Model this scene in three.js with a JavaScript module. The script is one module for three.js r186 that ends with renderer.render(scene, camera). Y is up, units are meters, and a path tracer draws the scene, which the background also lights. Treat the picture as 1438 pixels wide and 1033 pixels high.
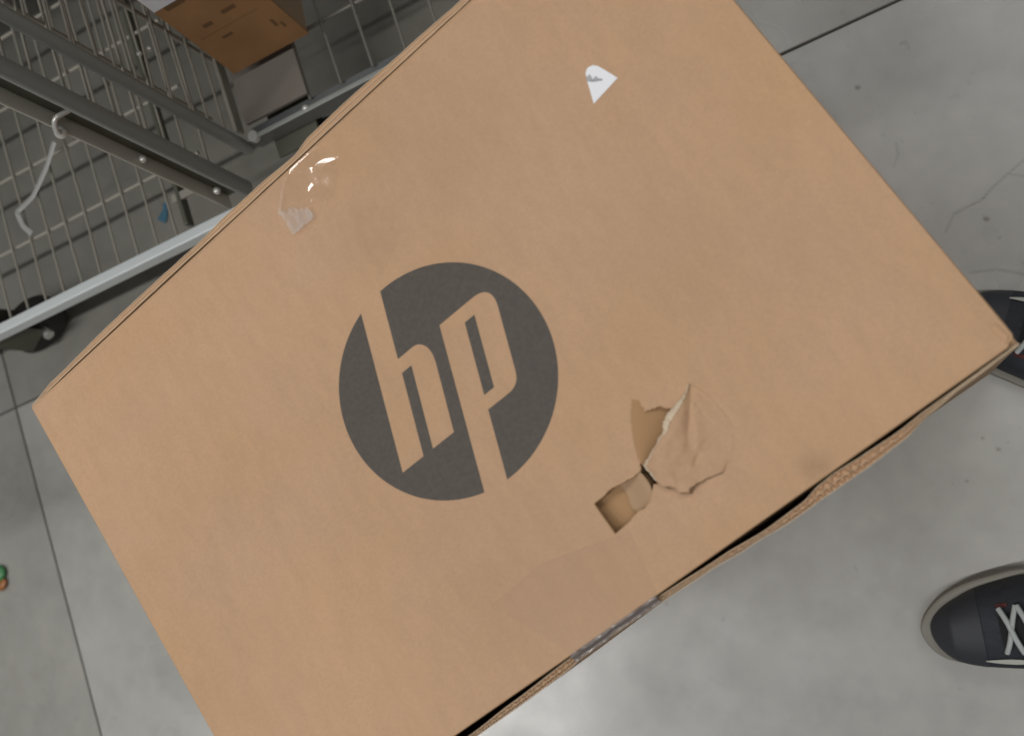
import * as THREE from 'three';
import { mergeGeometries } from 'three/addons/utils/BufferGeometryUtils.js';
import { RoundedBoxGeometry } from 'three/addons/geometries/RoundedBoxGeometry.js';
import { RectAreaLightUniformsLib } from 'three/addons/lights/RectAreaLightUniformsLib.js';

// ---------------------------------------------------------------- camera, light, exposure
const scene = new THREE.Scene();
const camera = new THREE.PerspectiveCamera(35.98, 1024 / 735, 0.02, 60);
camera.position.set(0.24339, 1.20327, 0.20632);
camera.up.set(0.602450, 0.038365, -0.797234);
camera.lookAt(0.24339 - 0.263664, 1.20327 - 0.933204, 0.20632 - 0.244153);
camera.focus = 0.93; camera.userData.fStop = 5.5;
const renderer = new THREE.WebGLRenderer({ antialias: true });
renderer.setSize(1024, 735);
renderer.toneMapping = THREE.LinearToneMapping;
renderer.toneMappingExposure = 1.04;
renderer.shadowMap.enabled = true;
RectAreaLightUniformsLib.init();
scene.background = new THREE.Color().setRGB(0.11, 0.113, 0.113);   // the dim hall round the place
const TH = -16.5 * Math.PI / 180;              // floor joints, cages and lamp rows all run along this direction
const LAMPS = [
  { u: -1.95, v: -0.84, y: 4.0, w: 3.1, d: 0.13, i: 54, label: 'long white fluorescent ceiling lamp left of the shoes in the nearer row' },
  { u: 1.75, v: -0.84, y: 4.0, w: 3.1, d: 0.13, i: 15, label: 'long white fluorescent ceiling lamp right of the shoes in the nearer row' },
  { u: 0.2, v: 1.75, y: 4.0, w: 4.6, d: 0.12, i: 30, label: 'white fluorescent ceiling lamp above the wire cages, in the farther row' },
];

// ---------------------------------------------------------------- helpers
let seed = 7;
const rnd = () => { seed = (seed * 1664525 + 1013904223) >>> 0; return seed / 4294967296; };
const used = {};
function numbered(n) { const k = used[n] = (used[n] ?? -1) + 1; return k ? n + '_' + String(k).padStart(3, '0') : n; }
function tag(o, label, category, group) { o.userData = { label, category }; if (group) o.userData.group = group; return o; }
function thing(name, label, category, pos = [0, 0, 0], turn = 0, group) {
  const o = new THREE.Group(); o.name = numbered(name); scene.add(o);
  o.position.set(...pos); o.rotation.y = turn; return tag(o, label, category, group);
}
function part(name, geo, mat, parent = scene) {
  const m = new THREE.Mesh(geo, mat); m.name = parent === scene ? numbered(name) : name;
  m.castShadow = m.receiveShadow = true; parent.add(m); return m;
}
const box = (w, h, d, x = 0, y = 0, z = 0) => new THREE.BoxGeometry(w, h, d).translate(x, y, z);
const rbox = (w, h, d, r, x = 0, y = 0, z = 0) => new RoundedBoxGeometry(w, h, d, 2, r).translate(x, y, z);
function bar(a, b, r, seg = 8) {                                       // round bar between two points
  const A = new THREE.Vector3(...a), B = new THREE.Vector3(...b), d = B.clone().sub(A);
  const g = new THREE.CylinderGeometry(r, r, d.length(), seg);
  g.applyQuaternion(new THREE.Quaternion().setFromUnitVectors(new THREE.Vector3(0, 1, 0), d.normalize()));
  return g.translate((A.x + B.x) / 2, (A.y + B.y) / 2, (A.z + B.z) / 2);
}
function tube(pts, r, seg = 24, rs = 6) { return new THREE.TubeGeometry(new THREE.CatmullRomCurve3(pts.map((p) => new THREE.Vector3(...p))), seg, r, rs); }
function grid(nu, nv, fn) {                                            // surface from fn(s, t) -> [x, y, z]
  const p = [], uv = [], ix = [];
  for (let i = 0; i <= nu; i++) for (let j = 0; j <= nv; j++) { p.push(...fn(i / nu, j / nv)); uv.push(i / nu, j / nv); }
  for (let i = 0; i < nu; i++) for (let j = 0; j < nv; j++) { const a = i * (nv + 1) + j, b = a + nv + 1; ix.push(a, b, a + 1, b, b + 1, a + 1); }
  const g = new THREE.BufferGeometry();
  g.setAttribute('position', new THREE.Float32BufferAttribute(p, 3)); g.setAttribute('uv', new THREE.Float32BufferAttribute(uv, 2));
  g.setIndex(ix); g.computeVertexNormals(); return g;
}
function poly(pts, t) {                                                // point at t along a polyline of equal-weight pieces
  const n = pts.length - 1, k = Math.min(n - 1, Math.floor(t * n)), f = t * n - k;
  return pts[k].map((c, i) => c + (pts[k + 1][i] - c) * f);
}
function interp(tab, x) { for (let i = 0; i < tab.length - 1; i++) if (x <= tab[i + 1][0]) { const f = (x - tab[i][0]) / (tab[i + 1][0] - tab[i][0]), s = f * f * (3 - 2 * f); return tab[i][1] + (tab[i + 1][1] - tab[i][1]) * Math.max(0, s); } return tab.at(-1)[1]; }
const smooth = (a, b, x) => { const t = Math.min(1, Math.max(0, (x - a) / (b - a))); return t * t * (3 - 2 * t); };
// value noise
const hash = (x, y, s) => { let h = (x * 374761393 + y * 668265263 + s * 2147483647) | 0; h = Math.imul(h ^ (h >>> 13), 1274126177); return ((h ^ (h >>> 16)) >>> 0) / 4294967296; };
function noise(x, y, s = 0) {
  const i = Math.floor(x), j = Math.floor(y), f = x - i, g = y - j, a = f * f * (3 - 2 * f), b = g * g * (3 - 2 * g);
  const q = hash(i, j, s), r = hash(i + 1, j, s), t = hash(i, j + 1, s), u = hash(i + 1, j + 1, s);
  return q + (r - q) * a + (t - q) * b + (q - r - t + u) * a * b;
}
const fbm = (x, y, s, n = 4) => { let v = 0, a = 0.5, k = 0; for (let o = 0; o < n; o++) { v += a * noise(x, y, s + o); k += a; x *= 2.03; y *= 2.03; a *= 0.5; } return v / k; };
const toS = (l) => 255 * (l <= 0.0031308 ? 12.92 * l : 1.055 * Math.pow(l, 1 / 2.4) - 0.055);
function canvasMap(w, h, draw, pixel) {                                // draw() paints prints, pixel(i, j, mask) returns a linear colour
  const c = document.createElement('canvas'); c.width = w; c.height = h; const x = c.getContext('2d');
  x.fillStyle = '#fff'; x.fillRect(0, 0, w, h); if (draw) draw(x);
  const im = x.getImageData(0, 0, w, h), d = im.data;
  for (let j = 0; j < h; j++) for (let i = 0; i < w; i++) { const k = (j * w + i) * 4, col = pixel(i, j, d[k] / 255); d[k] = toS(col[0]); d[k + 1] = toS(col[1]); d[k + 2] = toS(col[2]); d[k + 3] = 255; }
  x.putImageData(im, 0, 0);
  const t = new THREE.CanvasTexture(c); t.colorSpace = THREE.SRGBColorSpace; t.wrapS = t.wrapT = THREE.RepeatWrapping; t.magFilter = THREE.LinearFilter; return t;
}
const S = (rgb, o = {}) => new THREE.MeshStandardMaterial({ color: new THREE.Color().setRGB(...rgb), roughness: 0.85, side: THREE.DoubleSide, ...o });
const P = (rgb, o = {}) => new THREE.MeshPhysicalMaterial({ color: new THREE.Color().setRGB(...rgb), roughness: 0.5, side: THREE.DoubleSide, ...o });

// ---------------------------------------------------------------- lamps
for (const l of LAMPS) {
  const x = l.u * Math.cos(TH) - l.v * Math.sin(TH), z = -l.u * Math.sin(TH) - l.v * Math.cos(TH);
  const t = thing('ceiling_lamp', l.label, 'ceiling lamp', [x, l.y, z], TH);
  part('housing', rbox(l.w + 0.08, 0.07, l.d + 0.06, 0.01, 0, 0.055, 0), S([0.7, 0.7, 0.7], { roughness: 0.5 }), t);
  part('diffuser', box(l.w, 0.012, l.d, 0, 0.012, 0), new THREE.MeshStandardMaterial({ color: 0xffffff, emissive: new THREE.Color().setRGB(1, 0.99, 0.96), emissiveIntensity: 6 }), t);
  const r = new THREE.RectAreaLight(new THREE.Color().setRGB(1, 0.985, 0.955), l.i, l.w, l.d);
  r.name = 'strip_light'; r.position.set(0, 0.002, 0); r.rotation.x = -Math.PI / 2; t.add(r);
}

// ---------------------------------------------------------------- floor: cast slabs with open joints
const CON = [0.40, 0.394, 0.376];
function concretePixel(s, size, n, cracks) {
  return (i, j, m) => {
    const u = i / n * size, v = j / n * size;
    const big = fbm(u * 1.3, v * 1.3, s, 3), mid = fbm(u * 6, v * 6, s + 11, 4), fine = fbm(u * 60, v * 60, s + 23, 3), sp = noise(u * 140, v * 140, s + 31);
    let k = 0.92 + 0.34 * (big - 0.5) + 0.40 * (mid - 0.5) + 0.16 * (fine - 0.5) + 0.10 * (fbm(u * 18, v * 30, s + 63, 3) - 0.5);
    const blot = smooth(0.56, 0.74, fbm(u * 3.1 + 9, v * 3.1, s + 41, 3)); k *= 1 - 0.13 * blot;
    if (sp > 0.95 && mid > 0.55) k *= 0.90;
    if (noise(u * 95, v * 95, s + 57) > 0.985) k *= 0.82;
    k *= 0.25 + 0.75 * m;
    const w = 0.02 * (fbm(u * 2, v * 2, s + 71, 3) - 0.5);
    return [CON[0] * k * (1 + w), CON[1] * k * (0.95 + 0.05 * m), CON[2] * k * (1 - 1.5 * w) * (0.82 + 0.18 * m)];
  };
}
const SL = 4;                                                        // slab size, metres
const U0 = -0.822, V0 = 0.281;                                       // the joints that cross in view
const loc = (x, z) => [x * Math.cos(TH) - z * Math.sin(TH), x * Math.sin(TH) + z * Math.cos(TH)];   // world -> floor frame (local x, local z)
const n1 = 2048;
const floorMap = canvasMap(n1, n1, (g) => {                          // fine cracks and drips of the slab under the box
  const at = (x, z) => { const [a, b] = loc(x, z); return [(a - U0) / SL * n1, (b + V0) / SL * n1]; };
  const line = (pts, w, c) => { g.strokeStyle = c; g.lineWidth = w; g.lineJoin = 'round'; g.beginPath(); pts.forEach((p, i) => { const q = at(...p); i ? g.lineTo(...q) : g.moveTo(...q); }); g.stroke(); };
  line([[0.352, 0.062], [0.3703, 0.0518], [0.3989, 0.0573], [0.412, 0.054], [0.4356, 0.0516], [0.4507, 0.0507], [0.50, 0.03]], 0.9, '#888');
  line([[0.432, 0.052], [0.447, 0.07], [0.455, 0.095]], 0.8, '#999');
  line([[0.3459, 0.1079], [0.3672, 0.1206], [0.3831, 0.1397], [0.41, 0.16]], 0.9, '#999');
  line([[0.3717, -0.0416], [0.3672, -0.0311], [0.3548, -0.0226]], 0.8, '#999');
  for (const [x, z, r] of [[0.3781, -0.1114, 1.6], [0.257, 0.245, 1.0], [0.262, 0.262, 1.2], [0.39, 0.075, 1.6], [0.22, 0.27, 0.9], [-0.8, -0.3, 1.5], [-0.62, 0.05, 1]]) { g.fillStyle = '#555'; g.beginPath(); g.ellipse(...at(x, z), r, r * 0.7, 0.6, 0, 7); g.fill(); }
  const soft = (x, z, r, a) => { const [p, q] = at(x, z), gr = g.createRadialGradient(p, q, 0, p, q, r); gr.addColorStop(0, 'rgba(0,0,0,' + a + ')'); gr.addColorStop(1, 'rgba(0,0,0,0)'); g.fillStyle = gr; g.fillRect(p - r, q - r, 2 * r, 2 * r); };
  soft(0.19, 0.265, 66, 0.20); soft(0.10, 0.27, 50, 0.16); soft(0.26, 0.31, 40, 0.12); soft(0.03, 0.24, 30, 0.08);   // shadow of the standing person, painted into the slab colour
  for (let k = 0; k < 26; k++) soft(-0.45 - 0.5 * rnd(), -0.9 + 1.5 * rnd(), 90 + 120 * rnd(), 0.07);  // blotches darken the left of the slab, shade put into its colour
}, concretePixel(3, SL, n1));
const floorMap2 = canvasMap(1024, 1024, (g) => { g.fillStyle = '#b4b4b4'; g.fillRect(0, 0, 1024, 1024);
  for (let k = 0; k < 90; k++) { const p = 5 + 255 * rnd(), q = 1010 - 230 * rnd(), e = 40 + 50 * rnd(), gr = g.createRadialGradient(p, q, 0, p, q, e); gr.addColorStop(0, 'rgba(20,14,6,0.10)'); gr.addColorStop(1, 'rgba(20,14,6,0)'); g.fillStyle = gr; g.fillRect(p - e, q - e, 2 * e, 2 * e); } }, concretePixel(5, SL, 1024));  // shade under the loaded cages, painted as soft dark blotches
const roughN = (() => { const n = 512, d = new Uint8Array(n * n * 4); for (let j = 0; j < n; j++) for (let i = 0; i < n; i++) { const k = (j * n + i) * 4, v = 255 * (0.34 + 0.5 * (fbm(i / 26, j / 26, 88, 4) - 0.5)); d[k] = d[k + 1] = d[k + 2] = v; d[k + 3] = 255; } const t = new THREE.DataTexture(d, n, n); t.wrapS = t.wrapT = THREE.RepeatWrapping; t.magFilter = THREE.LinearFilter; t.needsUpdate = true; return t; })();
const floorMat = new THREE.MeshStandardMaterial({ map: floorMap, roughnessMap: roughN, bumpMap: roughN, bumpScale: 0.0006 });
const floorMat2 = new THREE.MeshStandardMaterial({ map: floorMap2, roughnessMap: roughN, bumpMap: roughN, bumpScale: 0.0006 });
const floor = new THREE.Group(); floor.name = 'floor'; floor.rotation.y = TH; floor.userData = { kind: 'structure', label: 'worn grey concrete floor of large slabs with dark open joints' }; scene.add(floor);
{
  const sh = new THREE.Shape(); const a = 0.0022, b = SL - 0.0022; sh.moveTo(a, a); sh.lineTo(b, a); sh.lineTo(b, b); sh.lineTo(a, b); sh.closePath();
  const sg = new THREE.ExtrudeGeometry(sh, { depth: 0.03, bevelEnabled: true, bevelThickness: 0.001, bevelSize: 0.001, bevelSegments: 1 });
  const p = sg.attributes.position, uv = sg.attributes.uv;            // uv 0..1 over the slab
  for (let i = 0; i < p.count; i++) uv.setXY(i, p.getX(i) / SL, p.getY(i) / SL);
  sg.rotateX(-Math.PI / 2).translate(0, -0.031, 0);                  // shape y -> -z : slab spans z -SL..0
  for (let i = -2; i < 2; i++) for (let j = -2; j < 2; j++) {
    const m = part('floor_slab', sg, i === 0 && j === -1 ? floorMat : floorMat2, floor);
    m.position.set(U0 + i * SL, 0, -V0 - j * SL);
  }
  part('joint_filler', box(SL * 4, 0.01, SL * 4, U0, -0.0105, -V0), S([0.10, 0.09, 0.075]), floor);
}

// ---------------------------------------------------------------- the carton
const HB = 0.5, BL = 0.6, BW = 0.3934;
const mm = (l) => l.map(([x, z]) => [x / 1000, z / 1000]);
const KRAFT = [0.480, 0.297, 0.174];
const kraftPixel = (n, s, tint = 1) => (i, j, m) => {
  const u = i / n, v = j / n;
  const k = tint * (0.95 + 0.10 * (fbm(u * 5, v * 5, s, 4) - 0.5) + 0.16 * (fbm(u * 1.9 + 4, v * 1.9, s + 33, 2) - 0.5) + 0.09 * (fbm(u * 90, v * 30, s + 5, 3) - 0.5) + 0.07 * (noise(u * 420, v * 420, s + 9) - 0.5) + 0.05);
  const w = 0.09 * (fbm(u * 9, v * 9, s + 15, 3) - 0.5), ink = 1 - m;
  const base = [KRAFT[0] * k, KRAFT[1] * k * (1 - w * 0.4), KRAFT[2] * k * (1 - w * 2)];
  const dark = [0.074, 0.062, 0.052].map((c) => c * (0.9 + 0.25 * (noise(u * 300, v * 300, s + 21))));
  return base.map((c, q) => c * (1 - ink) + dark[q] * ink);
};
const TW = 2000, TH2 = Math.round(TW * BW / BL);
const stains = [[7, -118, 26, 0.05], [20, -112, 18, 0.05], [96, -118, 30, 0.03], [163, 187, 8, 0.15], [171, 189, 6, 0.11], [60, -150, 40, 0.03], [200, 20, 70, 0.03]];
const topMap = canvasMap(TW, TH2, (g) => {
  const q = (x, z) => [(x / 1000 / BL + 0.5) * TW, (z / 1000 / BW + 0.5) * TH2], s = TW / BL / 1000;
  g.lineCap = 'round'; for (let k = 0; k < 34; k++) { const x = -290 + 580 * rnd(), z = -185 + 370 * rnd(), a = rnd() * 6.3, l = 4 + 26 * rnd() * rnd(); g.strokeStyle = 'rgba(0,0,0,' + (0.02 + 0.035 * rnd()) + ')'; g.lineWidth = 1 + 2.5 * rnd(); g.beginPath(); g.moveTo(...q(x, z)); g.quadraticCurveTo(...q(x + l * Math.cos(a) * 0.5 + 2, z + l * Math.sin(a) * 0.5), ...q(x + l * Math.cos(a), z + l * Math.sin(a))); g.stroke(); }
  g.fillStyle = '#000'; g.beginPath(); g.ellipse(...q(0.1, -0.2), 82.6 * s, 80.2 * s, 0, 0, 7); g.fill();
  g.fillStyle = '#fff';
  const M = (x, z) => g.moveTo(...q(x, z)), Ln = (x, z) => g.lineTo(...q(x, z)), C = (a, b, c, d, e, f) => g.bezierCurveTo(...q(a, b), ...q(c, d), ...q(e, f));
  g.beginPath();                                                     // letter h, its stem running out of the disc
  M(-20.2, -86); Ln(-62.2, 31.9); Ln(-42.6, 31.9); Ln(-22.4, -24.0); Ln(-13.4, -24.0); Ln(-33.8, 31.9); Ln(-14.6, 31.9); Ln(2.4, -14.4);
  C(6.2, -25.2, 2.6, -33.6, -5.8, -33.6); Ln(-19.2, -33.6); Ln(-0.4, -86); g.closePath(); g.fill();
  g.beginPath();                                                     // letter p, its stem running out of the disc
  M(19.6, -33.2); Ln(50.0, -33.2); C(60.4, -33.2, 64.6, -27.4, 61.2, -17.6); Ln(45.6, 25.2); C(43.2, 31.6, 39.2, 34.4, 32.6, 34.4); Ln(14.6, 34.4); Ln(-4.3, 87); Ln(-23.6, 87); g.closePath();
  g.fill(); g.fillStyle = '#000';
  g.beginPath(); M(35.5, -23.2); Ln(44.3, -23.2); Ln(26.9, 25.0); Ln(18.0, 25.0); g.closePath(); g.fill();
}, (() => { const k = kraftPixel(TW, 3); return (i, j, m) => {
  const c = k(i, j, m), x = (i / TW - 0.5) * 600, z = (j / TH2 - 0.5) * 393.4; let f = 1;
  for (const [sx, sz, r, a] of stains) { const d = Math.hypot(x - sx, z - sz) / r; if (d < 1.6) f *= 1 - a * smooth(1.6, 0.2, d + 0.5 * (noise(x / 5, z / 5, 4) - 0.5)); }
  return c.map((v) => v * f); }; })());
topMap.repeat.set(1 / BL, 1 / BW); topMap.offset.set(0.5, 0.5);
const kraftMap = canvasMap(512, 512, null, kraftPixel(512, 40)); kraftMap.repeat.set(3, 3);
const bumpTex = (() => { const n = 512, d = new Uint8Array(n * n * 4); for (let j = 0; j < n; j++) for (let i = 0; i < n; i++) { const k = (j * n + i) * 4, v = 255 * (0.5 + 0.75 * (fbm(i / 110, j / 70, 61, 3) - 0.5) + 0.05 * (noise(i / 1.5, j / 1.5, 5) - 0.5)); d[k] = d[k + 1] = d[k + 2] = v; d[k + 3] = 255; } const t = new THREE.DataTexture(d, n, n); t.wrapS = t.wrapT = THREE.MirroredRepeatWrapping; t.magFilter = THREE.LinearFilter; t.needsUpdate = true; t.repeat.set(1 / BL, 1 / BW); t.offset.set(0.5, 0.5); return t; })();
const topMat = new THREE.MeshStandardMaterial({ map: topMap, roughness: 0.72, bumpMap: bumpTex, bumpScale: 0.004 });
const kraftMat = new THREE.MeshStandardMaterial({ map: kraftMap, roughness: 0.85, side: THREE.DoubleSide });
const edgeMat = S([0.40, 0.25, 0.135]), linerMat = S([0.55, 0.42, 0.29]), fluteMat = S([0.48, 0.335, 0.20]);
const innerMat = S([0.37, 0.218, 0.105]), paleMat = S([0.62, 0.51, 0.38]), plyMat = S([0.385, 0.25, 0.15]);

const carton = thing('cardboard_box', 'big brown cardboard carton with a round dark logo, a torn hand hole and bowed sides', 'cardboard box');
// lid panel with the torn opening
const holeRaw = mm([[38.3, 127.5], [54.5, 126], [70, 128.8], [76.3, 127.9], [79.3, 123.4], [79.5, 120.8], [85.2, 107.4], [91.5, 97], [98.5, 88.5], [100.9, 90.9], [100.4, 100.1], [105.5, 100.8], [110.8, 103], [115.2, 108.2], [123.5, 109.5],
  [120, 116], [106, 126], [93, 134], [86, 142], [77.5, 139.4], [73.7, 142.7], [68.8, 146.6], [63.4, 148.2], [59.2, 147.2], [51.4, 149.2], [38.6, 150.4]]);
{
  const sh = new THREE.Shape(), x = BL / 2, z = 0.1966, zb = 0.1990;
  const pts = [[-x, zb], [-x, -z + 0.001], [-x + 0.3, -z - 0.0003], [x - 0.0065, -z + 0.0008], [x - 0.0045, -z + 0.0026], [x - 0.0016, -z + 0.0026], [x, -z + 0.006], [x, zb]];
  pts.forEach((p, i) => i ? sh.lineTo(...p) : sh.moveTo(...p)); sh.closePath();
  const hole = new THREE.Path();
  holeRaw.forEach(([a, b], i) => {
    const [c, d] = holeRaw[(i + 1) % holeRaw.length]; i ? hole.lineTo(a, -b) : hole.moveTo(a, -b);
    const n = Math.max(1, Math.round(Math.hypot(c - a, d - b) / 0.0016)), soft = i === 25 || i === 24;
    for (let k = 1; k < n; k++) { const f = k / n, e = soft ? 0 : 0.0006 * (rnd() - 0.5) * 2; hole.lineTo(a + (c - a) * f + e, -(b + (d - b) * f) + e * 0.7); }
  });
  hole.closePath(); sh.holes.push(hole);
  const g = new THREE.ExtrudeGeometry(sh, { depth: 0.0036, bevelEnabled: true, bevelThickness: 0.0007, bevelSize: 0.0007, bevelOffset: -0.0007, bevelSegments: 2 });
  g.rotateX(-Math.PI / 2).translate(0, HB - 0.0043, 0);
  part('lid', g, [topMat, edgeMat], carton);
  // folded short edges
  for (const s of [-1, 1]) {
    const fold = grid(1, 8, (a, b) => { const t = b * Math.PI / 2; return [s * (x - 0.0022 + 0.0026 * Math.sin(t)), HB - 0.0026 + 0.0026 * Math.cos(t) - 0.0002, -zb + 0.001 + a * (zb + z - (s > 0 ? 0.0115 : 0.003))]; });
    part('fold_edge', fold, kraftMat, carton);
  }
}
// long side walls: bowed, with the raw corrugated edge showing
const inF = [[-0.30, 0.1972], [-0.22, 0.2010], [-0.125, 0.2015], [-0.0865, 0.1998], [-0.034, 0.1978], [0, 0.1974], [0.036, 0.1980], [0.086, 0.1996], [0.119, 0.2017], [0.1447, 0.2010], [0.162, 0.1980], [0.172, 0.1974], [0.19, 0.1984], [0.215, 0.1990], [0.238, 0.1978], [0.30, 0.1966]];
const outF = [[-0.30, 0.1990], [-0.22, 0.2040], [-0.12, 0.2048], [-0.069, 0.2041], [-0.045, 0.2034], [-0.027, 0.2020], [0.003, 0.2013], [0.039, 0.2018], [0.073, 0.2028], [0.103, 0.2046], [0.137, 0.2064], [0.161, 0.2060], [0.189, 0.2060], [0.215, 0.2048], [0.237, 0.2010], [0.26, 0.1990], [0.30, 0.1980]];
const inB = [[-0.30, 0.1992], [-0.25, 0.2008], [-0.13, 0.2012], [-0.06, 0.2006], [0.05, 0.2008], [0.16, 0.2004], [0.25, 0.2000], [0.30, 0.1992]];
const outB = [[-0.30, 0.2008], [-0.27, 0.2042], [-0.2, 0.2064], [-0.15, 0.2062], [-0.10, 0.2056], [-0.069, 0.2068], [-0.038, 0.2064], [0.0, 0.2046], [0.0176, 0.2078], [0.056, 0.2082], [0.113, 0.2064], [0.163, 0.2050], [0.30, 0.2020]];
for (const [s, ti, to, low, deep] of [[1, inF, outF, 0.0034, 0.0024], [-1, inB, outB, 0.0012, 0.0006]]) {
  const nx = 120, zi = (x, y) => { const f = smooth(0.05, HB, y); return s * ((0.1940) * (1 - f) + interp(ti, x) * f); }, zo = (x, y) => { const f = smooth(0.05, HB, y); return s * (0.1985 * (1 - f) + Math.max(interp(to, x), interp(ti, x) + 0.0010) * f); };
  const X = (a) => -0.2995 + 0.599 * a, topY = HB - low - deep, top = HB - low;
  const g1 = grid(nx, 10, (a, b) => [X(a), b * topY, zo(X(a), b * topY)]), g2 = grid(nx, 10, (a, b) => [X(a), b * topY, zi(X(a), b * topY)]);
  const g3 = grid(nx, 1, (a, b) => [X(a), topY, zi(X(a), topY) * (1 - b) + zo(X(a), topY) * b]);
  const wall = part('side_wall', mergeGeometries([g1, g2, g3]), kraftMat, carton);
  const ribs = [], liners = [];
  const ln = (f, t) => { for (const e of [0, t]) liners.push(grid(nx * 2, 1, (a, b) => { const x = X(a); return [x, topY - 0.001 + b * (top - topY + 0.001 + 0.0005 * (noise(x * 260, e * 900, 3) - 0.5)), zi(x, top) + (zo(x, top) - zi(x, top)) * f + s * e]; }));
    liners.push(grid(nx * 2, 1, (a, b) => { const x = X(a); return [x, top + 0.0005 * (noise(x * 260, 0, 3) - 0.5), zi(x, top) + (zo(x, top) - zi(x, top)) * f + s * t * b]; })); };
  ln(0, 0.0005); ln(0.5, 0.0004); ln(1, -0.0005);
  for (const [c, ph, pitch] of [[0.25, 0, 0.0066], [0.75, 1.3, 0.0048]]) ribs.push(grid(1100, 1, (a, b) => { const x = X(a), d = zo(x, top) - zi(x, top); return [x, topY - 0.001 + b * (top - topY + 0.0004 * noise(x * 400, c, 9)), zi(x, top) + d * (c + 0.21 * Math.sin(x / pitch * 6.283 + ph))]; }));
  part('corrugated_medium', mergeGeometries(ribs), fluteMat, wall);
  part('liner_edge', mergeGeometries(liners), linerMat, wall);
}
for (const s of [-1, 1]) part('end_wall', box(0.005, HB - 0.006, 0.392, s * 0.2967, (HB - 0.006) / 2, 0), kraftMat, carton);
part('bottom_panel', box(0.59, 0.005, 0.385, 0, 0.004, 0), kraftMat, carton);
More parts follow.
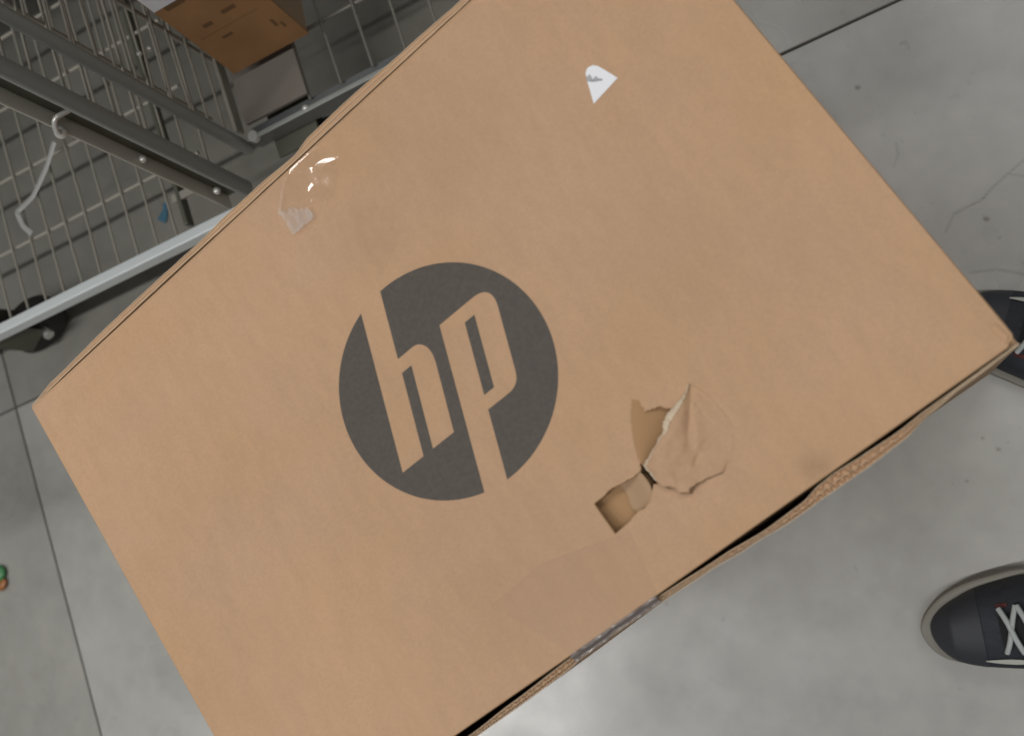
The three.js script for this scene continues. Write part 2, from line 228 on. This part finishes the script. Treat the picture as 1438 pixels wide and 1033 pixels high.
// inside the torn hand hole
{
  const strip = (A, B, da, db, n, mat, name, parent = carton) => { const a = mm(A), b = mm(B); return part(name, grid(10, n, (s, t) => { const p = poly(a, s), q = poly(b, s), k = smooth(0, 1, t); return [p[0] + (q[0] - p[0]) * t, HB + (da + (db - da) * k) / 1000 + 0.0004 * (noise(s * 6, t * 6, 3) - 0.5), p[1] + (q[1] - p[1]) * t]; }), mat, parent); };
  strip([[98.4, 87.4], [91.0, 96.6], [84.6, 107], [78.8, 120.6], [79.0, 126.4]], [[124, 97], [124, 112], [110, 122], [97, 128], [84, 133]], -0.1, -9, 12, innerMat, 'pushed_in_board');
  strip([[74.8, 126.0], [75.6, 133], [75.2, 139.6], [71, 147]], [[57, 122], [58, 133], [55, 142], [58, 151]], -1.6, -8.5, 8, plyMat, 'bent_inner_ply');
  part('inner_flap', new THREE.BoxGeometry(0.05, 0.004, 0.044).rotateZ(-0.06).rotateX(0.10).translate(0.0505, HB - 0.0125, 0.137), innerMat, carton);
  // lifted flap
  const FL = mm([[133.4, 102.2], [128.5, 105.6], [124.9, 108.0], [119, 110.2], [114.4, 111.1], [109.5, 114], [105.3, 117.8], [100, 119.6], [93.4, 122.7], [86, 125.8], [81.2, 127.6], [82.0, 133], [81.6, 138.6]]);
  const FR = mm([[134.8, 103.0], [140.5, 113.6], [143.5, 128.6], [143, 141.5], [138, 149.8], [127.0, 155.9]]);
  const FB = mm([[81.6, 138.6], [82.4, 142], [83.7, 145.1], [87, 147], [89.4, 150.3], [88.9, 152.9], [94.4, 156.5], [98, 154.9], [102.0, 155.3], [110, 156.2], [118.2, 158.8], [122, 156.6], [127.0, 155.9]]);
  const CR = mm([[131.0, 107.1], [124, 117], [116.8, 126.2], [111.5, 136], [108.8, 144.3]]);
  const h = (x, z, s, t) => {
    let y = (1 - smooth(0, 0.95, t)) * (0.0070 * Math.sin(Math.PI * Math.min(1, s * 0.9 + 0.02)) ** 0.8 + 0.001);
    y += 0.0035 * smooth(0.75, 1, s) * (1 - smooth(0.55, 1, t));
    let d = 1; for (let k = 0; k <= 24; k++) { const c = poly(CR, k / 24); d = Math.min(d, Math.hypot(x - c[0], z - c[1])); }
    y -= 0.0016 * Math.exp(-((d / 0.003) ** 2)) * smooth(1, 0.7, t);
    y += (0.0022 * Math.abs(noise(x * 95 + 3, z * 60, 21) - 0.5) + 0.0012 * Math.abs(noise(x * 240, z * 200, 22) - 0.5)) * smooth(0.95, 0.5, t) * smooth(0.02, 0.2, s);
    return Math.max(0.0004, y) - 0.0009 * smooth(0.9, 1, t) * (1 - smooth(0.85, 1, s)) + 0.0006 * (noise(x * 180, z * 180, 5) - 0.5) * (1 - t);
  };
  const coons = (s, t) => { const L = poly(FL, s), R = poly(FR, s), B = poly(FB, t), T = poly([FL[0], FR[0]], t), q = [0, 1].map((i) => (1 - t) * L[i] + t * R[i] + (1 - s) * T[i] + s * B[i] - ((1 - s) * (1 - t) * FL[0][i] + (1 - s) * t * FR[0][i] + s * (1 - t) * FB[0][i] + s * t * FB.at(-1)[i])); return [q[0], HB + h(q[0], q[1], s, t), q[1]]; };
  const jag = (f, s, t) => { const p = f(s, t); if (t < 0.01 || s > 0.99) { const e = 0.0007 * (hash(Math.round(s * 60), Math.round(t * 60), 8) - 0.5); p[0] += e; p[2] += e; } return p; };
  const fm = grid(40, 40, (s, t) => jag(coons, s, t)); { const p = fm.attributes.position, uv = fm.attributes.uv; for (let i = 0; i < p.count; i++) uv.setXY(i, p.getX(i), -p.getZ(i)); }
  const flapMat = topMat.clone(); flapMat.side = THREE.DoubleSide;
  const fl = part('torn_flap', fm, flapMat, carton);
  const wE = (s) => 0.0012 + 0.0050 * Math.exp(-(((s - 0.33) / 0.2) ** 2)) + 0.0014 * smooth(0.6, 0.8, s);
  part('torn_edge', grid(60, 3, (s, t) => { const p = jag(coons, s, 0), r = 0.0005 * (hash(Math.round(s * 60), 5, 9) - 0.5), w = (wE(s) + r) * t; const o = 0.45 * wE(s); return [p[0] - 0.75 * w + 0.75 * o, p[1] + 0.0005 - 0.0030 * t * t, p[2] - 0.55 * w + 0.55 * o]; }), paleMat, fl);
  part('torn_edge', grid(60, 2, (s, t) => { const p = jag(coons, 1, s * 0.97); const w = 0.0028 * t * (1 - s) ** 0.7 + 0.0004 * (hash(Math.round(s * 60), 2, 4) - 0.5) * t; return [p[0] + 0.1 * w, p[1] - Math.max(0, p[1] - HB - 0.0006) * t * 0.9 - 0.0001, p[2] + w]; }), plyMat, fl);
}
// crushed corner
part('corner_crease', grid(6, 3, (a, b) => [0.2925 + 0.0045 * b + 0.001 * a, HB + 0.0004 + 0.0011 * Math.sin(Math.PI * b), 0.182 + 0.011 * a - 0.002 * b]), kraftMat, carton);
// white torn label scrap
{
  const pts = mm([[196.1, -91.9], [198, -97.5], [200.2, -102.2], [202.2, -103.9], [204.6, -104.2], [207.2, -103.2], [209.4, -100.6], [211.2, -95.7], [214.7, -85.1], [192.5, -82.3]]);
  const sh = new THREE.Shape(); pts.forEach(([x, z], i) => i ? sh.lineTo(x, -z) : sh.moveTo(x, -z)); sh.closePath();
  const t = canvasMap(64, 64, (g) => { g.strokeStyle = '#555'; g.lineWidth = 3; for (let k = 0; k < 5; k++) { g.beginPath(); g.moveTo(12 + k * 4, 22 + k * 3); g.lineTo(22 + k * 3, 33 + k * 2); g.stroke(); } g.fillStyle = '#777'; g.fillRect(13, 18, 10, 9); g.fillRect(24, 28, 6, 5); }, (i, j, m) => [0.78 * m, 0.79 * m, 0.83 * m]);
  t.repeat.set(40, 40); t.offset.set(-0.193 * 40, -0.082 * 40);
  part('torn_label', new THREE.ExtrudeGeometry(sh, { depth: 0.0002, bevelEnabled: false }).rotateX(-Math.PI / 2).translate(0, HB + 0.0003, 0), new THREE.MeshStandardMaterial({ map: t, roughness: 0.5 }), carton).userData.label = 'torn white label scrap';
}
// clear tape end near the long edge
const film = P([1, 1, 1], { transmission: 1, thickness: 0, roughness: 0.06, ior: 1.5 });
{
  const L = mm([[-8, -197.2], [-20, -188], [-33, -176.5]]), R = mm([[20, -197.2], [28, -178], [10, -156]]);
  const tape = part('clear_tape', grid(36, 36, (s, t) => { const p = poly(L, s), q = poly(R, s), x = p[0] + (q[0] - p[0]) * t, z = p[1] + (q[1] - p[1]) * t; const k = Math.sin(Math.PI * t) * smooth(0.04, 0.34, s) * smooth(1, 0.9, s); return [x, HB + 0.0006 + 0.0022 * k * fbm(x * 34 + 3, z * 34, 17, 2), z]; }), film, carton);
  const n = 160, da = new Uint8Array(n * n * 4);                       // haze of the lifted film end, strongest at its tip
  for (let j = 0; j < n; j++) for (let i = 0; i < n; i++) {
    const x = -0.040 + 0.064 * i / n, z = -0.199 + 0.050 * j / n, wob = 0.0022 * (noise(x * 700, z * 300, 3) - 0.5), fib = 0.55 + 0.75 * noise(x * 520 + z * 200, z * 160 - x * 100, 7);
    const a1 = (x + 0.0318) * 0.55 + (z + 0.1788) * -0.83, tip = smooth(0.0015, -0.0035, a1 + wob * 1.5) * smooth(-0.0335, -0.0315, x + wob) * smooth(-0.0100, -0.0120, x + wob) * smooth(-0.1545, -0.1565, z + wob);
    const tail = Math.exp(-(((x + 0.031 + (z + 0.178) * 1.05) / 0.0013) ** 2)) * smooth(-0.197, -0.190, z) * smooth(-0.174, -0.180, z);
    const k = (j * n + i) * 4; da[k] = da[k + 1] = da[k + 2] = 255 * Math.min(1, 0.34 * tip * fib + 0.22 * tail * fib); da[k + 3] = 255;
  }
  const am = new THREE.DataTexture(da, n, n); am.magFilter = THREE.LinearFilter; am.needsUpdate = true;
  part('frosted_end', grid(20, 20, (s, t) => [-0.040 + 0.064 * s, HB + 0.0032, -0.199 + 0.050 * t]), S([0.60, 0.57, 0.55], { transparent: true, alphaMap: am, roughness: 0.4 }), tape);
  const pm = mm([[47.7, 154.5], [38.3, 197.5], [-31.5, 196.6], [-60.4, 140.8], [-14.4, 137.5]]), s2 = new THREE.Shape();
  pm.forEach(([x, z], i) => i ? s2.lineTo(x, -z) : s2.moveTo(x, -z)); s2.closePath();
  part('clear_tape', new THREE.ExtrudeGeometry(s2, { depth: 0.0001, bevelEnabled: false }).rotateX(-Math.PI / 2).translate(0, HB + 0.0003, 0), S([0.50, 0.34, 0.23], { transparent: true, opacity: 0.06, roughness: 0.35 }), carton);
  part('tape_strip', grid(60, 6, (a, b) => { const x = -0.033 + 0.070 * a, zo = interp(outF, x); return [x, HB + 0.0005 - 0.0022 * smooth(0.35, 0.7, b) + 0.0016 * (fbm(x * 240, b * 3, 12, 3) - 0.45), 0.1963 + (zo - 0.1972 + 0.0012 * noise(x * 150, 2, 3)) * b]; }), P([0.15, 0.122, 0.11], { roughness: 0.3, clearcoat: 0.35 }), carton).userData.label = 'crumpled grey tape remnant on the edge';
}

// ---------------------------------------------------------------- wire roll cages
const steel = S([0.35, 0.37, 0.355], { metalness: 0.25, roughness: 0.42, side: THREE.FrontSide });
const brightSteel = S([0.74, 0.79, 0.80], { metalness: 0.15, roughness: 0.38, side: THREE.FrontSide });
const dimWire = S([0.24, 0.23, 0.20], { metalness: 0.2, roughness: 0.45, side: THREE.FrontSide });
const dullSteel = S([0.14, 0.14, 0.11], { metalness: 0.45, roughness: 0.5 });
const railMat = S([0.15, 0.16, 0.16], { metalness: 0.2, roughness: 0.4, side: THREE.FrontSide });
const wireMat = S([0.35, 0.33, 0.285], { metalness: 0.1, roughness: 0.45, side: THREE.FrontSide });
const zinc = S([0.75, 0.74, 0.71], { metalness: 0.5, roughness: 0.35, side: THREE.FrontSide });
const rubber = S([0.03, 0.029, 0.026], { roughness: 0.65, side: THREE.FrontSide });
const LEAN = 0.132;
const F = (u, y, v) => [u, y, -(v + LEAN * Math.max(0, y - 0.165))];  // leaning panels, in the cages' own frame
function caster(parent, u, v, turn) {
  const c = new THREE.Group(); c.name = 'caster'; c.position.set(u, 0, -v); c.rotation.y = turn; parent.add(c);
  part('wheel', new THREE.LatheGeometry([[0.008, -0.016], [0.031, -0.016], [0.038, -0.012], [0.040, 0], [0.038, 0.012], [0.031, 0.016], [0.008, 0.016]].map((p) => new THREE.Vector2(...p)), 28).rotateX(Math.PI / 2).translate(0, 0.0405, 0), rubber, c);
  part('fork', mergeGeometries([box(0.034, 0.075, 0.003, -0.012, 0.086, 0.021), box(0.034, 0.075, 0.003, -0.012, 0.086, -0.021), box(0.05, 0.003, 0.046, -0.018, 0.125, 0)]), dullSteel, c);
  part('axle_nut', new THREE.CylinderGeometry(0.007, 0.007, 0.054, 6).rotateX(Math.PI / 2).translate(0, 0.0405, 0), zinc, c);
  return c;
}
const wavy = (u, y, a, b) => tube([0, 0.2, 0.45, 0.7, 1].map((f) => F(u + 0.003 * (rnd() - 0.5), y + 0.006 * (rnd() - 0.5), a + (b - a) * f)), 0.0016, 16, 6);   // a bent panel wire
function mesh(parent, u0, u1, us, v0, v1, vs, y, wireMat) {
  for (const u of us) { const j = () => 0.0022 * (rnd() - 0.5), m = (v0 + v1) / 2 - 0.15; part('wire', tube([[u + j() * 0.3, y, -v0], [u + j(), y + j(), -(v0 + m) / 2], [u + j(), y + j() * 0.5, -m], [u + j(), y, -v1]], 0.0016, 14, 6), wireMat, parent); }
  for (const v of vs) part('cross_wire', bar([u0, y - 0.0045, -v], [u1, y - 0.0045, -v], 0.0026, 6), wireMat, parent);
}
const range = (a, b, d) => { const r = []; for (let x = a; d > 0 ? x <= b : x >= b; x += d) r.push(x); return r; };
// left cage: empty mesh platform
const cageL = thing('roll_cage', 'empty wire roll cage at the left with a bright front rail and bare mesh platform', 'roll cage', [0, 0, 0], TH);
{
  part('front_rail', rbox(0.80, 0.022, 0.0125, 0.0022, -0.711, 0.150, -0.3242), brightSteel, cageL);
  mesh(cageL, -1.09, -0.345, range(-0.399, -1.09, -0.0283), 0.33, 1.02, [0.413, 0.4975, 0.582, 0.667, 0.752, 0.837], 0.152, wireMat);
  part('side_rail', rbox(0.012, 0.02, 0.68, 0.002, -1.10, 0.15, -0.67), steel, cageL);
  part('side_rail', rbox(0.006, 0.014, 0.68, 0.002, -0.384, 0.146, -0.68), dullSteel, cageL);
  part('back_rail', rbox(0.80, 0.02, 0.012, 0.002, -0.711, 0.15, -1.02), steel, cageL);
  part('added_shelf', rbox(0.77, 0.025, 0.64, 0.004, -0.73, 0.80, -0.775), dullSteel, cageL);  // unseen shelf, added to keep lamp light off the cage floor
  part('stop_plate', box(0.042, 0.004, 0.009, -0.372, 0.150, -0.375), wireMat, cageL);
  const post = part('post', bentPlate(-0.300, 0.0065), steel, cageL);
  part('post_flange', bentPlate(-0.3285, 0.003), S([0.56, 0.55, 0.49], { metalness: 0.15, roughness: 0.45 }), post);  // paler than the post: the edge highlight is put into the colour
  part('post_web', grid(1, 1, (a, b) => F(-0.328 + 0.028 * a, 0.145 + 1.2 * b, 0.352)), dullSteel, post);
  // side panel of the same cage
  for (const y of range(0.19, 1.3, 0.034)) part('panel_wire', wavy(-0.313, y, 0.37, 1.0), wireMat, cageL);
  for (const v of [0.44, 0.56, 0.68, 0.80, 0.92]) part('panel_upright', bar(F(-0.316, 0.15, v), F(-0.316, 1.35, v), 0.0026, 6), wireMat, cageL);
  for (const [u, y, v] of [[-0.314, 0.185, 0.342], [-0.322, 0.29, 0.345]]) part('bolt', new THREE.SphereGeometry(0.0042, 10, 8).translate(...F(u, y, v)), zinc, cageL);
  const hy = 0.395, hk = part('hook', tube([F(-0.326, hy, 0.336), F(-0.322, hy + 0.012, 0.330), F(-0.312, hy + 0.022, 0.334), F(-0.304, hy + 0.012, 0.342)], 0.0026, 16), zinc, cageL);
  part('hook_ball', new THREE.SphereGeometry(0.0062, 12, 9).translate(...F(-0.327, hy, 0.336)), zinc, hk);
  caster(cageL, -0.716, 0.359, 0.62); caster(cageL, -0.40, 0.95, 0.3); caster(cageL, -1.02, 0.40, 0.5); caster(cageL, -1.02, 0.95, 0.2);
  for (const [u, v] of [[-1.1, 0.40], [-1.1, 0.98], [-0.34, 0.98]]) part('post', bar([u, 0.14, -v], [u, 1.35, -v - 0.1], 0.011, 10), steel, cageL);
}
function bentPlate(u, w) {                                             // flange of the leaning post
  const c = []; for (const [a, b] of [[0, 0.336], [w, 0.336], [w, 0.354], [0, 0.354], [0, 0.336]]) c.push([u + a, b]);
  return grid(4, 1, (s, t) => { const p = c[Math.round(s * 4)]; return F(p[0], 0.145 + 1.2 * t, p[1]); }).toNonIndexed();
}
// right cage: board and carton on its platform
const cageR = thing('roll_cage', 'dark wire roll cage behind the carton, its platform holding a small printed box', 'roll cage', [0, 0, 0], TH);
{
  part('front_rail', mergeGeometries([rbox(0.51, 0.026, 0.004, 0.001, -0.017, 0.150, -0.3905), rbox(0.51, 0.003, 0.016, 0.001, -0.017, 0.146, -0.4015)]), railMat, cageR);
  part('rail_lip', rbox(0.51, 0.003, 0.0052, 0.001, -0.017, 0.1645, -0.3905), steel, cageR);
  mesh(cageR, -0.27, 0.23, range(-0.1915, 0.225, 0.0405), 0.405, 1.09, [0.4825, 0.567, 0.652, 0.737, 0.822], 0.152, dimWire);
  part('side_rail', rbox(0.0045, 0.016, 0.68, 0.001, -0.2865, 0.15, -0.75), wireMat, cageR);
  part('side_rail', rbox(0.012, 0.02, 0.68, 0.002, 0.232, 0.15, -0.75), steel, cageR);
  part('back_rail', rbox(0.51, 0.02, 0.012, 0.002, -0.017, 0.15, -1.09), steel, cageR);
  part('added_shelf', rbox(0.50, 0.025, 0.64, 0.004, -0.025, 0.80, -0.815), dullSteel, cageR);  // added out of view too, sized for the shade it throws below
  part('post', bar(F(-0.286, 0.14, 0.392), F(-0.286, 1.35, 0.392), 0.0072, 10), steel, cageR);
  for (const y of range(0.178, 1.3, 0.027)) part('panel_wire', wavy(-0.288, y, 0.392, 1.08), wireMat, cageR);
  for (const v of [0.50, 0.61, 0.72, 0.83, 0.94]) part('panel_upright', bar(F(-0.291, 0.15, v), F(-0.291, 1.35, v), 0.0026, 6), wireMat, cageR);
  for (const [y, v] of [[0.30, 0.44], [0.28, 0.455], [0.36, 0.50], [0.40, 0.49], [0.45, 0.47]]) part('weld', new THREE.SphereGeometry(0.003, 8, 6).translate(...F(-0.285, y, v)), zinc, cageR);
  part('bolt', new THREE.CylinderGeometry(0.0062, 0.0062, 0.007, 12).translate(-0.263, 0.164, -0.391), zinc, cageR);
  part('rail_stud', new THREE.SphereGeometry(0.004, 10, 8).translate(-0.194, 0.164, -0.393), zinc, cageR);
  part('caster_plate', box(0.055, 0.004, 0.06, -0.229, 0.132, -0.40), dullSteel, cageR);
  part('fork', mergeGeometries([box(0.019, 0.09, 0.003, -0.231, 0.088, -0.374), box(0.019, 0.09, 0.003, -0.231, 0.088, -0.42)]), steel, cageR);
  part('wheel', new THREE.CylinderGeometry(0.043, 0.043, 0.03, 24).rotateX(Math.PI / 2).translate(-0.222, 0.043, -0.397), rubber, cageR);
  caster(cageR, 0.18, 0.44, 0.4); caster(cageR, -0.22, 1.02, 0.1); caster(cageR, 0.18, 1.02, 0.3);
  for (const [u, v] of [[0.232, 0.42], [0.232, 1.05], [-0.283, 1.05]]) part('post', bar([u, 0.14, -v], [u, 1.35, -v - 0.1], 0.011, 10), steel, cageR);
}
const inCage = (m, u, y, v) => { const a = new THREE.Vector3(u, y, -v).applyAxisAngle(new THREE.Vector3(0, 1, 0), TH); m.position.copy(a); m.rotation.y = TH; };
{
  const b = part('grey_board', rbox(0.082, 0.006, 0.16, 0.001, 0, 0, 0), S([0.235, 0.208, 0.182])); inCage(b, -0.229, 0.159, 0.489);
  tag(b, 'plain grey-brown board lying flat on the dark cage platform in front of the printed box', 'board');
  const t = thing('printed_box', 'small orange-brown cardboard box with dark print leaning back in the wire cage', 'cardboard box'); inCage(t, -0.202, 0.188, 0.455); 
  const inner = [0.097, 0.24, 0.15];
  const map = canvasMap(256, 512, (g) => { g.fillStyle = '#333'; const d = (x, y, w, h) => { g.save(); g.translate(x, y); g.fillRect(0, 0, w, h); g.restore(); };
    d(70, 395, 34, 9); d(60, 340, 30, 12); d(130, 330, 44, 12); d(206, 420, 10, 26); d(222, 440, 8, 20); d(30, 240, 60, 22); d(140, 260, 40, 14); d(60, 180, 120, 30); d(40, 90, 150, 12); g.fillStyle = '#aaa'; d(20, 372, 190, 5); },
    (i, j, m) => { const k = (0.9 + 0.3 * (fbm(i / 60, j / 60, 9, 3) - 0.5)) * (0.35 + 0.65 * m); return [0.36 * k, 0.195 * k, 0.085 * k]; });
  const face = new THREE.MeshStandardMaterial({ map, roughness: 0.7 }), side = S([0.34, 0.235, 0.15]);
  const rot = (g) => g.rotateX(-0.23);
  part('front_face', rot(box(inner[0], inner[1], 0.003, 0, inner[1] / 2, 0)), face, t);
  part('carcass', rot(box(inner[0] - 0.001, inner[1] - 0.002, inner[2], 0, inner[1] / 2, -inner[2] / 2 - 0.0016)), side, t);
  part('white_label', rot(box(0.030, 0.036, 0.0006, -0.0325, 0.143, 0.0019)), S([0.75, 0.76, 0.8], { roughness: 0.5 }), t);
}
{
  const pts = [[-0.5152, 0.166, 0.5], [-0.5392, 0.162, 0.4784], [-0.5695, 0.160, 0.4557], [-0.5896, 0.163, 0.4468], [-0.6001, 0.158, 0.4480], [-0.5975, 0.157, 0.4298], [-0.5877, 0.157, 0.4146]];
  const c = new THREE.CatmullRomCurve3(pts.map(([u, y, v]) => new THREE.Vector3(u, y, -v)), false, 'catmullrom', 0.2);
  const g = grid(40, 3, (s, t) => { const p = c.getPoint(s), d = c.getTangent(s), n = new THREE.Vector3(-d.z, 0, d.x).normalize(); const w = (t - 0.5) * 0.0065; return [p.x + n.x * w, p.y + 0.0012 * Math.cos((t - 0.5) * 3), p.z + n.z * w]; });
  const s = part('plastic_strap', g, S([0.42, 0.42, 0.41], { roughness: 0.35 })); s.rotation.y = TH;
  tag(s, 'bent grey plastic strap caught on the bare mesh platform', 'strap');
}
// ---------------------------------------------------------------- litter
function scrap(name, label, cat, pts, y, mat) {
  const sh = new THREE.Shape(); pts.forEach(([x, z], i) => i ? sh.lineTo(x, -z) : sh.moveTo(x, -z)); sh.closePath();
  return tag(part(name, new THREE.ExtrudeGeometry(sh, { depth: 0.0006, bevelEnabled: false }).rotateX(-Math.PI / 2).translate(0, y, 0), mat), label, cat);
}
scrap('blue_scrap', 'tiny blue scrap of film on the floor under the empty mesh platform', 'litter', [[-0.376, -0.562], [-0.362, -0.566], [-0.357, -0.573], [-0.352, -0.571], [-0.360, -0.556], [-0.369, -0.549]], 0.0015, S([0.06, 0.16, 0.24]));
scrap('white_crumb', 'tiny white crumb on the floor beside the caster', 'litter', [[-0.532, -0.495], [-0.527, -0.497], [-0.525, -0.492], [-0.530, -0.490]], 0.001, S([0.6, 0.6, 0.58]));
{
  const t = thing('green_wrapper', 'green and orange wrapper lying on the floor at the far left edge', 'litter', [-0.8640, 0, -0.3320], 0.3);
  part('green_part', new THREE.SphereGeometry(0.012, 14, 10).scale(1, 0.4, 0.9).translate(0.007, 0.005, 0.002), S([0.03, 0.17, 0.05], { roughness: 0.4 }), t);
  part('orange_part', new THREE.SphereGeometry(0.009, 14, 10).scale(1.1, 0.4, 0.7).translate(-0.002, 0.004, 0.015), S([0.30, 0.11, 0.03], { roughness: 0.4 }), t);
}

// ---------------------------------------------------------------- shoes
const fabric = (() => { const t = canvasMap(256, 256, null, (i, j) => { const k = 0.85 + 0.5 * (noise(i / 1.6, j / 1.6, 3) - 0.5) + 0.5 * (fbm(i / 40, j / 40, 8, 3) - 0.5); return [0.025 * k, 0.029 * k, 0.039 * k]; }); t.repeat.set(3, 3); return new THREE.MeshStandardMaterial({ map: t, roughness: 0.75, bumpMap: t, bumpScale: 0.0004, side: THREE.DoubleSide }); })();
const soleMat = S([0.23, 0.22, 0.19], { roughness: 0.6 }), toeMat = S([0.030, 0.033, 0.041], { roughness: 0.6 }), laceMat = S([0.42, 0.45, 0.45], { roughness: 0.8 }), stripeMat = S([0.50, 0.51, 0.47], { roughness: 0.4 }), redMat = S([0.085, 0.022, 0.02]), darkMat = S([0.012, 0.012, 0.014]);
// x runs from toe tip (0) to heel (0.285); outer side is +z for the left foot
const SH = [[0, 0.022], [0.006, 0.036], [0.02, 0.050], [0.05, 0.058], [0.09, 0.066], [0.13, 0.084], [0.17, 0.098], [0.22, 0.10], [0.262, 0.105], [0.28, 0.10], [0.285, 0.09]];
function lin(tab, x) { for (let i = 0; i < tab.length - 1; i++) if (x <= tab[i + 1][0]) { const f = (x - tab[i][0]) / (tab[i + 1][0] - tab[i][0]); return tab[i][1] + (tab[i + 1][1] - tab[i][1]) * f; } return tab.at(-1)[1]; }
const SOLE = [[0, 0], [0.0022, 0.0095], [0.008, 0.0195], [0.018, 0.0280], [0.04, 0.0355], [0.065, 0.0395], [0.09, 0.0420], [0.13, 0.0405], [0.17, 0.037], [0.22, 0.0355], [0.258, 0.031], [0.278, 0.018], [0.285, 0],
  [0.278, -0.018], [0.258, -0.031], [0.22, -0.034], [0.17, -0.036], [0.13, -0.0430], [0.097, -0.0470], [0.071, -0.0440], [0.044, -0.0385], [0.022, -0.0285], [0.007, -0.0150], [0.0015, -0.0065]];
const soleCurve = new THREE.CatmullRomCurve3(SOLE.map(([x, z]) => new THREE.Vector3(x, 0, z)), true, 'centripetal').getPoints(240);
function edge(x, side) {                                             // half width of the sole on one side
  let best = 0; for (let i = 0; i < soleCurve.length - 1; i++) { const a = soleCurve[i], b = soleCurve[i + 1]; if ((a.z + b.z) * side >= 0 && (a.x - x) * (b.x - x) <= 0 && a.x !== b.x) best = Math.max(best, Math.abs(a.z + (b.z - a.z) * (x - a.x) / (b.x - a.x))); } return best;
}
function shoeTop(x, a) {                                              // a in -1..1 across; upper surface point
  const out = a > 0, w = Math.max(0, edge(Math.max(x, 0.0003), out ? 1 : -1) + (out ? 0.0015 : -0.0044) * smooth(0, 0.03, x)), h = lin(SH, x), b = 0.019, ang = a * Math.PI / 2;
  return [x + 0.0075 * (1 - x / 0.285), b + (h - b) * Math.pow(Math.cos(ang), 0.62), w * Math.sign(a) * Math.pow(Math.abs(Math.sin(ang)), 0.85)];
}
function makeShoe(label, group) {
  const t = thing('shoe', label, 'shoe', [0, 0, 0], 0, group);
  const sh = new THREE.Shape(); soleCurve.slice(0, -1).forEach((p, i) => i ? sh.lineTo(p.x, -p.z) : sh.moveTo(p.x, -p.z)); sh.closePath();
  part('sole', new THREE.ExtrudeGeometry(sh, { depth: 0.017, bevelEnabled: true, bevelThickness: 0.003, bevelSize: 0.003, bevelOffset: -0.002, bevelSegments: 2 }).rotateX(-Math.PI / 2).translate(0, 0.0035, 0), soleMat, t);
  part('upper', grid(60, 32, (s, b) => { const x = 0.283 * (1 - Math.cos(Math.PI * s)) / 2; const p = shoeTop(x, b * 2 - 1); const open = smooth(0.135, 0.155, x) * smooth(0.278, 0.268, x) * smooth(0.55, 0.40, Math.abs(b * 2 - 1)); p[1] -= open * 0.055; return p; }), fabric, t);
  part('toe_cap', grid(24, 28, (s, b) => { const x = 0.001 + 0.047 * s, p = shoeTop(x, (b * 2 - 1) * (0.97)); p[1] += 0.0012; return p; }), toeMat, t);
  part('tongue', grid(14, 10, (s, b) => { const x = 0.064 + 0.085 * s, p = shoeTop(x, (b * 2 - 1) * 0.2); p[1] += 0.0022 + 0.012 * smooth(0.6, 1, s); return p; }), darkMat, t);
  // laces criss-cross over the tongue
  for (let k = 0; k < 5; k++) for (const s of [-1, 1]) {
    const x0 = 0.066 + k * 0.016, x1 = x0 + 0.015;
    const pts = []; for (let i = 0; i <= 6; i++) { const f = i / 6, a = s * (-0.30 + 0.60 * f), p = shoeTop(x0 + (x1 - x0) * f, a); p[1] += 0.004 + 0.003 * Math.sin(Math.PI * f) + (s > 0 ? 0.0015 : 0); pts.push(p); }
    part('lace', tube(pts, 0.0026, 12, 6), laceMat, t);
  }
  const stripe = (x0, x1, a0, wid) => part('side_stripe', grid(16, 4, (s, b) => { const x = x0 + (x1 - x0) * s, a = a0 + (b - 0.5) * wid * Math.sin(Math.PI * Math.min(1, 0.06 + s * 0.62)), p = shoeTop(x, a); p[1] += 0.0016; p[2] += 0.0012; return p; }), stripeMat, t);
  stripe(0.046, 0.080, 0.47, 0.12); stripe(0.09, 0.15, 0.56, 0.13);
  part('red_tab', grid(4, 4, (s, b) => { const p = shoeTop(0.064 + 0.010 * s, -0.30 - 0.07 * b); p[1] += 0.0018; return p; }), redMat, t);
  return t;
}
const shoeA = makeShoe('dark navy sneaker with pale laces on the open floor at the lower right', 'the two sneakers at the right');
{
  const dir = Math.atan2(0.50, 0.86) - 0.07;                                   // toe-to-heel direction in plan
  shoeA.position.set(0.0995, 0, 0.3615); shoeA.rotation.y = -dir;
  const b = shoeA.clone(); b.name = numbered('shoe'); scene.add(b);
  b.userData = { ...shoeA.userData, label: 'dark navy sneaker half hidden by the right corner of the big carton' };
  b.scale.z = -1; const d2 = Math.atan2(0.79, 0.60); b.rotation.y = -d2; b.position.set(0.300, 0, 0.128);
}
renderer.render(scene, camera);
